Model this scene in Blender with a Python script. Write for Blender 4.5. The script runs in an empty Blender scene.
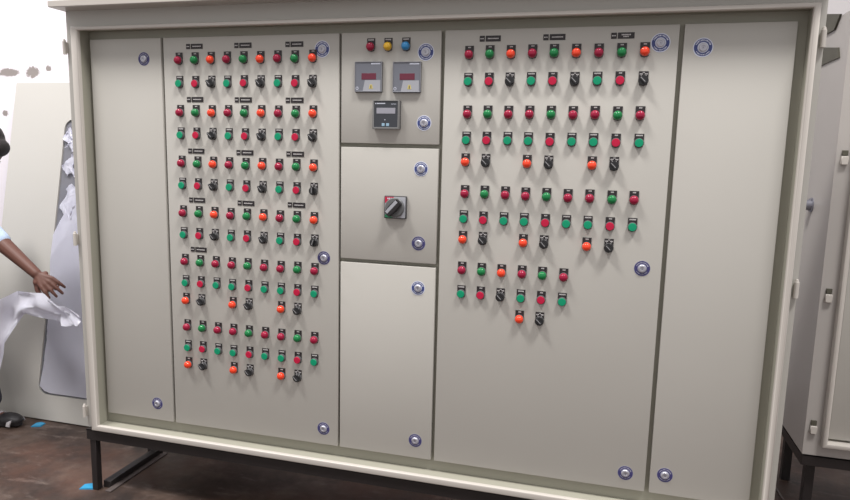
import bpy, bmesh, math, random
from mathutils import Vector, Matrix
random.seed(7)
S = bpy.context.scene
C = S.collection
PI = math.pi
FLOOR = -0.34          # floor height; z = 0 is the bottom edge of the cabinet doors, y = 0 their faces

# ------------------------------------------------------------------ materials
def mat(name, col, rough=0.5, metal=0.0, spec=0.5, noise=0.0, nscale=8.0, bump=0.0, bscale=200.0, alpha=1.0, trans=0.0, emit=None, coat=0.0):
    m = bpy.data.materials.new(name); m.use_nodes = True
    nt = m.node_tree; b = nt.nodes['Principled BSDF']
    b.inputs['Base Color'].default_value = (*col, 1)
    b.inputs['Roughness'].default_value = rough
    b.inputs['Metallic'].default_value = metal
    b.inputs['Specular IOR Level'].default_value = spec
    b.inputs['Alpha'].default_value = alpha
    b.inputs['Transmission Weight'].default_value = trans
    b.inputs['Coat Weight'].default_value = coat
    if emit:
        b.inputs['Emission Color'].default_value = (*emit[:3], 1); b.inputs['Emission Strength'].default_value = emit[3]
    tc = nt.nodes.new('ShaderNodeTexCoord')
    if noise > 0:
        n = nt.nodes.new('ShaderNodeTexNoise'); n.inputs['Scale'].default_value = nscale; n.inputs['Detail'].default_value = 4
        nt.links.new(tc.outputs['Object'], n.inputs['Vector'])
        mx = nt.nodes.new('ShaderNodeMix'); mx.data_type = 'RGBA'
        mx.inputs[6].default_value = (*[c * (1 - noise) for c in col], 1)
        mx.inputs[7].default_value = (*[min(1, c * (1 + noise)) for c in col], 1)
        nt.links.new(n.outputs['Fac'], mx.inputs[0]); nt.links.new(mx.outputs[2], b.inputs['Base Color'])
    if bump > 0:
        n2 = nt.nodes.new('ShaderNodeTexNoise'); n2.inputs['Scale'].default_value = bscale; n2.inputs['Detail'].default_value = 2
        nt.links.new(tc.outputs['Object'], n2.inputs['Vector'])
        bp = nt.nodes.new('ShaderNodeBump'); bp.inputs['Strength'].default_value = bump; bp.inputs['Distance'].default_value = 0.002
        nt.links.new(n2.outputs['Fac'], bp.inputs['Height']); nt.links.new(bp.outputs['Normal'], b.inputs['Normal'])
    return m

M = dict(
    paint=mat('pebble_grey_paint', (0.50, 0.485, 0.45), 0.42, noise=0.025, nscale=3, bump=0.12, bscale=420),
    lip=mat('smooth_grey_paint_lit', (0.56, 0.525, 0.485), 0.32, noise=0.02, nscale=5),  # cabinet grey set lighter and warmer: light on the rim put into colour
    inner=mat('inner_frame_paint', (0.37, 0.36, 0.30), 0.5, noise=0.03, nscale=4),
    side=mat('rear_cabinet_paint', (0.43, 0.405, 0.385), 0.42, noise=0.03, nscale=3),
    black=mat('black_plastic', (0.018, 0.016, 0.018), 0.42),
    plate=mat('black_engraved_laminate', (0.022, 0.018, 0.02), 0.4),
    white=mat('white_ink', (0.62, 0.6, 0.6), 0.6),
    bezel=mat('dark_grey_bezel', (0.10, 0.10, 0.105), 0.35),
    pointer=mat('pointer_grey', (0.3, 0.3, 0.31), 0.5),
    knob=mat('knob_plastic', (0.022, 0.022, 0.024), 0.35),
    red_lamp=mat('dark_red_lens', (0.31, 0.008, 0.042), 0.25, spec=0.35, coat=0.15),
    green_lamp=mat('green_lens', (0.008, 0.19, 0.055), 0.25, spec=0.35, coat=0.15),
    orange_lamp=mat('orange_red_lens', (0.88, 0.055, 0.014), 0.25, coat=0.4),
    yellow_lamp=mat('yellow_lens', (0.72, 0.42, 0.02), 0.28, coat=0.4),
    blue_lamp=mat('blue_lens', (0.02, 0.22, 0.5), 0.28, coat=0.4),
    green_cap=mat('teal_green_cap', (0.004, 0.30, 0.15), 0.4, spec=0.3),
    red_cap=mat('crimson_cap', (0.52, 0.012, 0.055), 0.4, spec=0.3),
    steel=mat('bright_metal', (0.5, 0.5, 0.56), 0.4, metal=0.55),
    darkmetal=mat('dark_metal', (0.3, 0.3, 0.35), 0.4, metal=0.6),
    blue=mat('blue_print', (0.045, 0.065, 0.22), 0.5),
    blue2=mat('dark_blue_print', (0.045, 0.042, 0.15), 0.5),
    stickgrey=mat('worn_sticker_centre', (0.36, 0.36, 0.45), 0.5),
    stickwhite=mat('sticker_white', (0.66, 0.69, 0.8), 0.4),
    meter=mat('meter_grey', (0.17, 0.18, 0.215), 0.4),
    meterrim=mat('meter_rim', (0.23, 0.235, 0.26), 0.4),
    metdark=mat('meter_body_dark', (0.06, 0.06, 0.065), 0.45),
    reddisp=mat('dark_red_window', (0.15, 0.026, 0.05), 0.25),
    metlight=mat('meter_light_panel', (0.38, 0.39, 0.43), 0.45),
    yellow=mat('yellow_ink', (0.6, 0.5, 0.16), 0.5),
    ctrl=mat('controller_face', (0.045, 0.05, 0.06), 0.35),
    ctrlrim=mat('controller_rim', (0.2, 0.2, 0.2), 0.4),
    lcd=mat('grey_lcd', (0.33, 0.33, 0.38), 0.3),
    key=mat('pale_blue_key', (0.30, 0.47, 0.6), 0.4),
    swred=mat('red_print', (0.5, 0.02, 0.06), 0.4),
    swgreen=mat('green_print', (0.02, 0.22, 0.1), 0.4),
    swgrey=mat('grey_knob_face', (0.14, 0.145, 0.15), 0.35),
    swface=mat('switch_face', (0.42, 0.43, 0.47), 0.4),
    blacksteel=mat('black_painted_steel', (0.018, 0.014, 0.014), 0.5, noise=0.3, nscale=15),
    greysteel=mat('dark_grey_steel', (0.10, 0.08, 0.075), 0.6, noise=0.3, nscale=30),
    olive=mat('dark_olive_steel', (0.085, 0.08, 0.06), 0.6, noise=0.3, nscale=20),
    skin=mat('brown_skin', (0.11, 0.042, 0.028), 0.55, noise=0.08, nscale=20),
    hair=mat('black_hair', (0.012, 0.008, 0.009), 0.6, bump=0.8, bscale=120),
    shirt=mat('pale_blue_cotton', (0.42, 0.52, 0.68), 0.85, noise=0.05, nscale=10),
    trousers=mat('dark_trousers', (0.04, 0.04, 0.055), 0.85),
    shoe=mat('black_rubber', (0.02, 0.018, 0.02), 0.5),
    strap=mat('pale_strap', (0.42, 0.40, 0.41), 0.55),
    eye=mat('eye_white', (0.6, 0.58, 0.55), 0.3),
    film=mat('white_plastic_film', (0.82, 0.82, 0.90), 0.3, alpha=0.93, noise=0.05, nscale=9, bump=0.4, bscale=14),
    film2=mat('lilac_protective_film', (0.84, 0.84, 0.93), 0.35, noise=0.06, nscale=5, bump=0.5, bscale=12),
    glass=mat('grey_window_pane', (0.17, 0.17, 0.19), 0.15),
    litter=mat('bright_blue_plastic', (0.03, 0.30, 0.55), 0.4),
)

def wall_mat():
    m = mat('whitewashed_plaster', (0.8, 0.77, 0.81), 0.9, bump=0.3, bscale=40)
    nt = m.node_tree; b = nt.nodes['Principled BSDF']
    tc = nt.nodes.new('ShaderNodeTexCoord')
    n = nt.nodes.new('ShaderNodeTexNoise'); n.inputs['Scale'].default_value = 45; n.inputs['Detail'].default_value = 6; n.inputs['Roughness'].default_value = 0.7
    nt.links.new(tc.outputs['Object'], n.inputs['Vector'])
    total = None
    # flaked patches of the plaster, each with its own centre and extent (metres on the wall)
    for cx, cz, sx, sz in ((-1.37, 1.500, 0.14, 0.040), (-1.20, 1.497, 0.085, 0.060), (-1.09, 1.52, 0.035, 0.03), (-1.41, 1.27, .04, .03)):
        sub = nt.nodes.new('ShaderNodeVectorMath'); sub.operation = 'SUBTRACT'; sub.inputs[1].default_value = (cx, 0, cz)
        mul = nt.nodes.new('ShaderNodeVectorMath'); mul.operation = 'MULTIPLY'; mul.inputs[1].default_value = (1 / sx, 0, 1 / sz)
        ln = nt.nodes.new('ShaderNodeVectorMath'); ln.operation = 'LENGTH'
        nt.links.new(tc.outputs['Object'], sub.inputs[0]); nt.links.new(sub.outputs[0], mul.inputs[0]); nt.links.new(mul.outputs[0], ln.inputs[0])
        inv = nt.nodes.new('ShaderNodeMath'); inv.operation = 'SUBTRACT'; inv.inputs[0].default_value = 1.0
        nt.links.new(ln.outputs['Value'], inv.inputs[1])
        cl = nt.nodes.new('ShaderNodeMath'); cl.operation = 'MAXIMUM'; cl.inputs[1].default_value = 0.0
        nt.links.new(inv.outputs[0], cl.inputs[0])
        if total is None: total = cl
        else:
            a = nt.nodes.new('ShaderNodeMath'); a.operation = 'MAXIMUM'
            nt.links.new(total.outputs[0], a.inputs[0]); nt.links.new(cl.outputs[0], a.inputs[1]); total = a
    mu = nt.nodes.new('ShaderNodeMath'); mu.operation = 'MULTIPLY'
    nt.links.new(total.outputs[0], mu.inputs[0]); nt.links.new(n.outputs['Fac'], mu.inputs[1])
    r = nt.nodes.new('ShaderNodeMapRange'); r.inputs[1].default_value = 0.19; r.inputs[2].default_value = 0.27
    nt.links.new(mu.outputs[0], r.inputs[0])
    mx = nt.nodes.new('ShaderNodeMix'); mx.data_type = 'RGBA'
    mx.inputs[6].default_value = (0.8, 0.76, 0.80, 1); mx.inputs[7].default_value = (0.27, 0.24, 0.225, 1)
    nt.links.new(r.outputs[0], mx.inputs[0]); nt.links.new(mx.outputs[2], b.inputs['Base Color'])
    return m

def floor_mat():
    m = mat('stained_brown_concrete', (0.06, 0.04, 0.03), 0.55, bump=0.5, bscale=25)
    nt = m.node_tree; b = nt.nodes['Principled BSDF']
    tc = nt.nodes.new('ShaderNodeTexCoord')
    def noise(s, d, stretch=(1, 1, 1), rot=0.0):
        mp = nt.nodes.new('ShaderNodeMapping'); mp.inputs['Scale'].default_value = stretch; mp.inputs['Rotation'].default_value = (0, 0, rot)
        nt.links.new(tc.outputs['Object'], mp.inputs['Vector'])
        n = nt.nodes.new('ShaderNodeTexNoise'); n.inputs['Scale'].default_value = s; n.inputs['Detail'].default_value = d
        n.inputs['Roughness'].default_value = 0.65
        nt.links.new(mp.outputs[0], n.inputs['Vector']); return n
    def ramp(n, stops):
        r = nt.nodes.new('ShaderNodeValToRGB'); e = r.color_ramp.elements
        e[0].position, e[0].color = stops[0][0], (*stops[0][1], 1)
        e[1].position, e[1].color = stops[-1][0], (*stops[-1][1], 1)
        for p_, c_ in stops[1:-1]:
            x = e.new(p_); x.color = (*c_, 1)
        nt.links.new(n.outputs['Fac'], r.inputs[0]); return r
    base = ramp(noise(3.0, 8), [(0.36, (0.020, 0.012, 0.009)), (0.5, (0.055, 0.034, 0.026)), (0.64, (0.12, 0.083, 0.065))])
    scr = ramp(noise(7, 8, (1, 2.6, 1), 0.5), [(0.55, (0, 0, 0)), (0.70, (1, 1, 1))])
    mx = nt.nodes.new('ShaderNodeMix'); mx.data_type = 'RGBA'
    nt.links.new(scr.outputs[0], mx.inputs[0]); nt.links.new(base.outputs[0], mx.inputs[6]); mx.inputs[7].default_value = (0.14, 0.105, 0.09, 1)
    rust = ramp(noise(1.9, 4), [(0.52, (0, 0, 0)), (0.66, (0.55, 0.55, 0.55))])
    mx2 = nt.nodes.new('ShaderNodeMix'); mx2.data_type = 'RGBA'
    nt.links.new(rust.outputs[0], mx2.inputs[0]); nt.links.new(mx.outputs[2], mx2.inputs[6]); mx2.inputs[7].default_value = (0.10, 0.043, 0.026, 1)
    nt.links.new(mx2.outputs[2], b.inputs['Base Color'])
    return m
M['wall'] = wall_mat(); M['floor'] = floor_mat()
M['farwall'] = mat('grey_plaster', (0.5, 0.48, 0.49), 0.9, noise=0.05, nscale=3)

# ------------------------------------------------------------------ mesh helpers
def box(bm, x0, x1, y0, y1, z0, z1, bev=0.0, seg=1, mi=0):
    vs = [bm.verts.new((x, y, z)) for x in (x0, x1) for y in (y0, y1) for z in (z0, z1)]
    F = [(0, 1, 3, 2), (4, 6, 7, 5), (0, 4, 5, 1), (2, 3, 7, 6), (0, 2, 6, 4), (1, 5, 7, 3)]
    fs = [bm.faces.new([vs[i] for i in f]) for f in F]
    for f in fs: f.material_index = mi
    if bev > 0:
        es = {e for f in fs for e in f.edges}
        r = bmesh.ops.bevel(bm, geom=list(es), offset=bev, segments=seg, profile=0.5, affect='EDGES')
        for f in r['faces']: f.material_index = mi
    return vs

def lathe(bm, prof, n=28, axis='y', c=(0, 0, 0), mi=0):
    """prof: list of (radius, y). revolve about the y axis through c; closes at radius 0."""
    rings = []
    for r, y in prof:
        if r < 1e-6: rings.append([bm.verts.new(P(axis, 0, y, 0, c))])
        else: rings.append([bm.verts.new(P(axis, r * math.cos(2 * PI * k / n), y, r * math.sin(2 * PI * k / n), c)) for k in range(n)])
    for a, b_ in zip(rings, rings[1:]):
        for k in range(n):
            k2 = (k + 1) % n
            if len(a) == 1 and len(b_) == 1: continue
            if len(a) == 1: f = bm.faces.new((a[0], b_[k2], b_[k]))
            elif len(b_) == 1: f = bm.faces.new((a[k], a[k2], b_[0]))
            else: f = bm.faces.new((a[k], a[k2], b_[k2], b_[k]))
            f.material_index = mi; f.smooth = True
    return rings
def P(axis, a, h, b, c):
    if axis == 'y': return (c[0] + a, c[1] + h, c[2] + b)
    if axis == 'z': return (c[0] + a, c[1] + b, c[2] + h)
    return (c[0] + h, c[1] + a, c[2] + b)

def prism(bm, pts, y0, y1, mi=0):
    """polygon (x, z) extruded from y0 to y1."""
    a = [bm.verts.new((x, y0, z)) for x, z in pts]; b_ = [bm.verts.new((x, y1, z)) for x, z in pts]
    n = len(pts)
    fs = [bm.faces.new(a), bm.faces.new(list(reversed(b_)))]
    for k in range(n): fs.append(bm.faces.new((a[k], b_[k], b_[(k + 1) % n], a[(k + 1) % n])))
    for f in fs: f.material_index = mi
    return fs

def ring_prism(bm, out, inn, y0, y1, mi=0, bev=0.0, seg=3):
    """picture-frame: outer and inner outline (same point count) between y0 and y1."""
    n = len(out)
    v = {}
    for nm, pts in (('o', out), ('i', inn)):
        for yy, y in ((0, y0), (1, y1)):
            v[nm, yy] = [bm.verts.new((x, y, z)) for x, z in pts]
    fr = []
    for k in range(n):
        j = (k + 1) % n
        for f in ((v['o', 0][k], v['o', 0][j], v['i', 0][j], v['i', 0][k]), (v['o', 1][j], v['o', 1][k], v['i', 1][k], v['i', 1][j]),
                  (v['o', 0][j], v['o', 0][k], v['o', 1][k], v['o', 1][j]), (v['i', 0][k], v['i', 0][j], v['i', 1][j], v['i', 1][k])):
            ff = bm.faces.new(f); ff.material_index = mi; fr.append(ff)
    if bev > 0:
        s0 = set(v['o', 0]); s1 = set(v['i', 0])
        es = [e for f in fr for e in f.edges if (e.verts[0] in s0 and e.verts[1] in s0) or (e.verts[0] in s1 and e.verts[1] in s1)]
        bmesh.ops.bevel(bm, geom=list(set(es)), offset=bev, segments=seg, profile=0.5, affect='EDGES')

def rect(x0, x1, z0, z1): return [(x0, z0), (x1, z0), (x1, z1), (x0, z1)]

def tube(bm, pts, r, n=8):
    pts = [Vector(p) for p in pts]; rings = []
    for i, p in enumerate(pts):
        d = (pts[min(i + 1, len(pts) - 1)] - pts[max(i - 1, 0)]).normalized()
        u = d.cross(Vector((0, 0, 1))); u = u.normalized() if u.length > 1e-3 else Vector((1, 0, 0)); w = d.cross(u)
        rings.append([bm.verts.new(p + (u * math.cos(2 * PI * k / n) + w * math.sin(2 * PI * k / n)) * r) for k in range(n)])
    for a, b_ in zip(rings, rings[1:]):
        for k in range(n):
            f = bm.faces.new((a[k], a[(k + 1) % n], b_[(k + 1) % n], b_[k])); f.smooth = True
    bm.faces.new(rings[0]); bm.faces.new(list(reversed(rings[-1])))

def obj(name, bm, mats, parent=None, loc=None, smooth_angle=None):
    me = bpy.data.meshes.new(name)
    bmesh.ops.recalc_face_normals(bm, faces=bm.faces[:])
    bm.to_mesh(me); bm.free(); me.set_sharp_from_angle(angle=math.radians(38))
    for m in (mats if isinstance(mats, (list, tuple)) else [mats]): me.materials.append(M[m] if isinstance(m, str) else m)
    o = bpy.data.objects.new(name, me); C.objects.link(o)
    if parent: o.parent = parent
    if loc is not None: o.location = loc
    return o

def thing(name, label, cat, loc=(0, 0, 0), group=None):
    o = bpy.data.objects.new(name, None); C.objects.link(o); o.empty_display_size = 0.05
    o.location = loc; o['label'] = label; o['category'] = cat
    if group: o['group'] = group
    return o
def tag(o, label, cat, group=None, kind=None):
    o['label'] = label; o['category'] = cat
    if group: o['group'] = group
    if kind: o['kind'] = kind
    return o
def dup(root, loc, label, group=None):
    r = root.copy(); C.objects.link(r); r.location = loc; r['label'] = label
    if group: r['group'] = group
    for ch in list(root.children):
        c = ch.copy(); C.objects.link(c); c.parent = r
        for g in list(ch.children):
            d = g.copy(); C.objects.link(d); d.parent = c
    return r
def smooth(o):
    for p in o.data.polygons: p.use_smooth = True

# ------------------------------------------------------------------ the room
bm = bmesh.new(); box(bm, -4, 6.5, -5.5, 4.2, FLOOR - 0.08, FLOOR)
o = obj('floor', bm, 'floor'); tag(o, 'dark brown stained concrete floor with pale scuffs', 'floor', kind='structure')
bm = bmesh.new(); box(bm, -4, 1.7, 0.90, 1.05, FLOOR, 3.3)
o = obj('wall_back', bm, 'wall'); tag(o, 'whitewashed wall with flaked patches behind the leaning door', 'wall', kind='structure')
bm = bmesh.new(); box(bm, 1.7, 6.5, 2.3, 2.45, FLOOR, 3.3)
o = obj('wall_right', bm, 'farwall'); tag(o, 'light grey wall above the rear cabinet', 'wall', kind='structure')

# ------------------------------------------------------------------ the control cabinet
cab = thing('control_cabinet', 'large pebble-grey electrical control panel with six flush doors on a black stand', 'cabinet', (1.21, 0.17, -0.068))
def cobj(name, bm, mats, root=cab):
    o = obj(name, bm, mats, root); o.matrix_parent_inverse = Matrix.Translation(-Vector(root.location)); return o
BX0, BX1, BZ0, BZ1 = -0.094, 2.514, -0.068, 1.606
LO = rect(-0.046, 2.490, -0.066, 1.541); LI = rect(-0.015, 2.472, -0.042, 1.527)
bm = bmesh.new()
ring_prism(bm, rect(BX0, BX1, BZ0, BZ1), rect(-0.044, 2.488, -0.064, 1.539), -0.012, 0.36, bev=0.0)
box(bm, BX0 + 0.004, BX1 - 0.004, 0.356, 0.359, BZ0 + 0.004, BZ1 - 0.004)
cobj('body', bm, 'paint')
bm = bmesh.new(); ring_prism(bm, LO, LI, -0.048, -0.032, bev=0.0055, seg=3)
o = cobj('front_rim', bm, 'lip')
bm = bmesh.new(); ring_prism(bm, rect(-0.044, 2.488, -0.064, 1.539), rect(-0.021, 2.476, -0.047, 1.532), -0.0318, 0.0212)
cobj('door_recess', bm, 'inner')  # darker inner colour stands in for the shadow inside the reveal
# the plate behind the doors: mullions between them
bm = bmesh.new(); box(bm, -0.03, 2.48, 0.0215, 0.025, -0.055, 1.535)
cobj('inner_frame', bm, 'inner')
bm = bmesh.new()
# canopy: thin sheet with a turned-down front edge, falling slightly to the back
pr = [(-0.086, 1.605), (-0.086, 1.628), (0.14, 1.650), (0.40, 1.628), (0.40, 1.605)]
v0 = [bm.verts.new((-0.106, y, z)) for y, z in pr]; v1 = [bm.verts.new((2.525, y, z)) for y, z in pr]
bm.faces.new(v0); bm.faces.new(list(reversed(v1)))
for k in range(5): bm.faces.new((v0[k], v1[k], v1[(k + 1) % 5], v0[(k + 1) % 5]))
bmesh.ops.bevel(bm, geom=bm.edges[:], offset=0.002, segments=2, affect='EDGES')
cobj('canopy', bm, 'lip')
DOORS = [(0.000, 0.3145, 0, 1.5), (0.3255, 1.028, 0, 1.5), (1.0365, 1.390, 1.1285, 1.5), (1.0365, 1.390, 0.7195, 1.115), (1.0365, 1.390, 0, 0.706),
         (1.4025, 2.127, 0, 1.5), (2.141, 2.446, 0, 1.5)]
for x0, x1, z0, z1 in DOORS:
    bm = bmesh.new(); box(bm, x0, x1, 0.0, 0.018, z0, z1, bev=0.0022, seg=2)
    cobj('door', bm, 'paint')
# hinges on the outer edges of the body
def hinge(bm, x, s, zc, y=-0.012):
    lathe(bm, [(0, zc - 0.026), (0.0075, zc - 0.026), (0.0075, zc + 0.022), (0.006, zc + 0.023), (0.004, zc + 0.030), (0, zc + 0.032)], 14, 'z', (x - 0.010 if s > 0 else x - 0.005, y - 0.009, 0))
    box(bm, x - 0.012 if s > 0 else x - 0.004, x - 0.004 if s > 0 else x + 0.004, y - 0.006, y + 0.001, zc - 0.022, zc + 0.020, 0.001)
for x, s, zs in ((BX0, -1, (1.470, 0.726, 0.002)), (BX1 + 0.005, 1, (1.448, 0.722, 0.002))):
    for zc in zs:
        bm = bmesh.new(); hinge(bm, x, s, zc); cobj('hinge', bm, 'lip')

# ------------------------------------------------------------------ black steel stand
st = thing('steel_stand', 'black angle-iron stand carrying the large control panel above the floor', 'stand', (1.21, 0.17, FLOOR))
def sobj(name, bm, mats='blacksteel', root=None):
    o = obj(name, bm, mats, root or st); o.matrix_parent_inverse = Matrix.Translation(-Vector((root or st).location)); return o
def make_stand(root, x0, x1, y0, y1, zt, h=0.038):
    for ya, yb in ((y0, y0 + 0.005), (y1 - 0.005, y1)):
        bm = bmesh.new(); box(bm, x0, x1, ya, yb, zt - h, zt, 0.001); box(bm, x0, x1, min(ya, yb - .0) if ya == y0 else yb - 0.038, (ya + 0.038) if ya == y0 else yb, zt - 0.005, zt - .0005)
        sobj('beam', bm, 'blacksteel', root)
    for xa, xb, xc, xd in ((x0, x0 + 0.005, x0, x0 + 0.038), (x1 - 0.005, x1, x1 - 0.038, x1)):
        bm = bmesh.new(); box(bm, xa, xb, y0 + 0.006, y1 - 0.006, zt - h, zt - 0.006)
        sobj('beam', bm, 'blacksteel', root)
for xa, xb in ((-0.072, -0.044), (2.46, 2.495)):
    for ya, yb in ((-0.030, -0.002), (0.318, 0.346)):
        bm = bmesh.new(); box(bm, xa, xb, ya, yb, FLOOR, -0.074, 0.0015); sobj('leg', bm)
make_stand(st, -0.084, 2.505, -0.034, 0.356, -0.0685, 0.046)
for x in (-0.0435, 2.425):      # side rails lying on the floor, with a lighter flange
    bm = bmesh.new(); box(bm, x, x + 0.035, 0.002, 0.35, FLOOR, FLOOR + 0.030, 0.001, mi=0)
    box(bm, x + 0.0352, x + 0.062, -0.03, 0.345, FLOOR, FLOOR + 0.007, 0.001, mi=1)
    sobj('base_rail', bm, ['blacksteel', 'greysteel'])

# ------------------------------------------------------------------ lamps, buttons and selector switches
def legend(bm, wide=False):
    prism(bm, [(-0.0142, -0.004), (-0.0115, -0.0125), (0, -0.0165), (0.0115, -0.0125), (0.0142, -0.004), (0.0142, 0.0285), (-0.0142, 0.0285)], -0.0022, 0.0)
def marks(bm, kind):
    y0, y1 = -0.0027, -0.0021
    if kind == 'short':
        for x in (-0.0042, -0.0008, 0.0026): box(bm, x, x + 0.0022, y0, y1, 0.0215, 0.0252)
    elif kind == 'long':
        for k in range(6): box(bm, -0.0098 + k * 0.0034, -0.0098 + k * 0.0034 + 0.0024, y0, y1, 0.0212, 0.0252)
    else:
        for x in (-0.0115, -0.0085, -0.0055, 0.0035, 0.0065, 0.0095): box(bm, x, x + 0.0022, y0, y1, 0.0188, 0.0222)
        for x in (-0.003, 0.0005): box(bm, x, x + 0.0022, y0, y1, 0.0235, 0.0262)
        prism(bm, [(-0.009, 0.0172), (-0.0075, 0.0172), (-0.004, 0.0135), (-0.0055, 0.0135)], y0, y1)
        prism(bm, [(0.009, 0.0172), (0.0075, 0.0172), (0.004, 0.0135), (0.0055, 0.0135)], y0, y1)
CAT = {'lamp': 'indicator lamp', 'button': 'push button', 'switch': 'selector switch'}
def make_lamp(colour, mk):
    t = thing('indicator_lamp', '', CAT['lamp'])
    bm = bmesh.new(); legend(bm); lp = obj('legend_plate', bm, 'plate', t)
    bm = bmesh.new(); marks(bm, mk); obj('lettering', bm, 'white', lp)
    bm = bmesh.new(); lathe(bm, [(0.0149, -0.002), (0.0149, -0.0062), (0.0138, -0.0078), (0.0125, -0.0078)]); obj('bezel', bm, 'bezel', t)
    bm = bmesh.new(); lathe(bm, [(0.0139, -0.0066), (0.0144, -0.0108), (0.0137, -0.0152), (0.0117, -0.0190), (0.0085, -0.0216), (0.0045, -0.0230), (0, -0.0234)])
    obj('lens', bm, colour, t)
    return t
def make_button(colour, mk):
    t = thing('push_button', '', CAT['button'])
    bm = bmesh.new(); legend(bm); lp = obj('legend_plate', bm, 'plate', t)
    bm = bmesh.new(); marks(bm, mk); obj('lettering', bm, 'white', lp)
    bm = bmesh.new(); lathe(bm, [(0.0150, -0.002), (0.0150, -0.0085), (0.0140, -0.0115), (0.0131, -0.0118), (0.0131, -0.009)]); obj('bezel', bm, 'bezel', t)
    bm = bmesh.new(); lathe(bm, [(0.0128, -0.0092), (0.0128, -0.0136), (0.0120, -0.0146), (0, -0.0150)]); obj('button_cap', bm, colour, t)
    return t
def make_switch(ang):
    t = thing('selector_switch', '', CAT['switch'])
    bm = bmesh.new(); legend(bm); lp = obj('legend_plate', bm, 'plate', t)
    bm = bmesh.new(); marks(bm, 'arrow'); obj('lettering', bm, 'white', lp)
    bm = bmesh.new(); lathe(bm, [(0.0150, -0.002), (0.0150, -0.0080), (0.0140, -0.0100), (0.0105, -0.0100)]); obj('bezel', bm, 'bezel', t)
    bm = bmesh.new()
    lathe(bm, [(0.0150, -0.0095), (0.0150, -0.0150), (0.0140, -0.0162), (0, -0.0162)])
    prism(bm, [(-0.0045, -0.0115), (0.0045, -0.0115), (0.0045, 0.0115), (0.0, 0.0150), (-0.0045, 0.0115)], -0.0260, -0.0155)
    bmesh.ops.rotate(bm, verts=bm.verts[:], cent=(0, 0, 0), matrix=Matrix.Rotation(ang, 3, 'Y'))
    k = obj('knob', bm, 'knob', t)
    bm = bmesh.new(); box(bm, -0.0011, 0.0011, -0.0266, -0.0259, -0.007, 0.0125)
    bmesh.ops.rotate(bm, verts=bm.verts[:], cent=(0, 0, 0), matrix=Matrix.Rotation(ang, 3, 'Y'))
    obj('pointer', bm, 'pointer', k)
    return t
ORD = ['first', 'second', 'third', 'fourth', 'fifth', 'sixth', 'seventh', 'eighth', 'ninth', 'tenth', 'eleventh', 'twelfth', 'thirteenth', 'fourteenth']
KINDS = {  # code: (maker, args, label words)
    'R': (make_lamp, 'red_lamp', 'dark red domed lamp'), 'G': (make_lamp, 'green_lamp', 'dark green domed lamp'), 'O': (make_lamp, 'orange_lamp', 'orange-red domed lamp'),
    'Y': (make_lamp, 'yellow_lamp', 'yellow domed lamp'), 'B': (make_lamp, 'blue_lamp', 'blue domed lamp'),
    'g': (make_button, 'green_cap', 'teal green push button'), 'r': (make_button, 'red_cap', 'crimson push button')}
protos = {}
def device(code, x, z, label, group, mk='short', ang=-0.78):
    key = (code, mk) if code != 'S' else (code, ang)
    if key not in protos:
        t = make_switch(ang) if code == 'S' else KINDS[code][0](KINDS[code][1], mk)
        t.location = (x, 0, z); t['label'] = label; t['group'] = group; protos[key] = t
        return t
    return dup(protos[key], (x, 0, z), label, group)
CX, CZ, K = 1.9338, 1.098, 1.0035      # the measured centres sit on the devices' front; carry them back to the door face
A, Bp, Cc = [0, 1, 2, 3, 4, 5, 6, 7, 8], [0, 1, 3, 4, 6, 7], [0, 1, 2, 3, 4, 5]
LEFT = [('RGORGORGO', A, 0.4008, .0669, 1.4164), ('grSgrSgrS', A, 0.4003, .0670, 1.3327), ('RGORGORGO', A, 0.3997, .0672, 1.2274), ('grSgrSgrS', A, 0.4004, .0671, 1.1452),
        ('RGORGORGO', A, 0.3999, .0675, 1.0399), ('grSgrSgrS', A, 0.3998, .0676, 0.9576), ('RGORGORGO', A, 0.4000, .0677, 0.8533), ('grSgrSgrS', A, 0.4001, .0677, 0.7710),
        ('RGRRGRRGR', A, 0.4014, .0676, 0.6668), ('grggrggrg', A, 0.4020, .0675, 0.5837), ('OSOSOS', Bp, 0.4020, .0675, 0.5138),
        ('RGRRGRRGR', A, 0.4034, .0673, 0.4086), ('grggrggrg', A, 0.4025, .0674, 0.3254), ('OSOSOS', Bp, 0.4030, .0672, 0.2558)]
RIGHT = [('RGORGORGO', A, 1.489, .0680, 1.4193), ('grSgrSgrS', A, 1.489, .0680, 1.3341), ('RGRRGRRGR', A, 1.489, .0679, 1.2295), ('grggrggrg', A, 1.489, .0680, 1.1454),
         ('OSOSOS', Bp, 1.488, .0681, 1.0736), ('RGRRGRRGR', A, 1.489, .0678, 0.9683), ('grggrggrg', A, 1.4875, .0680, 0.8836), ('OSOSOS', Bp, 1.4875, .0680, 0.8143),
         ('RGORGR', Cc, 1.4876, .0679, 0.7090), ('grSgrg', Cc, 1.487, .0680, 0.6263), ('OS', [3, 4], 1.486, .0680, 0.5557)]
GRP = {'R': 'dark red lamps', 'G': 'dark green lamps', 'O': 'orange-red lamps', 'g': 'teal green push buttons', 'r': 'crimson push buttons', 'S': 'black selector switches'}
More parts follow.
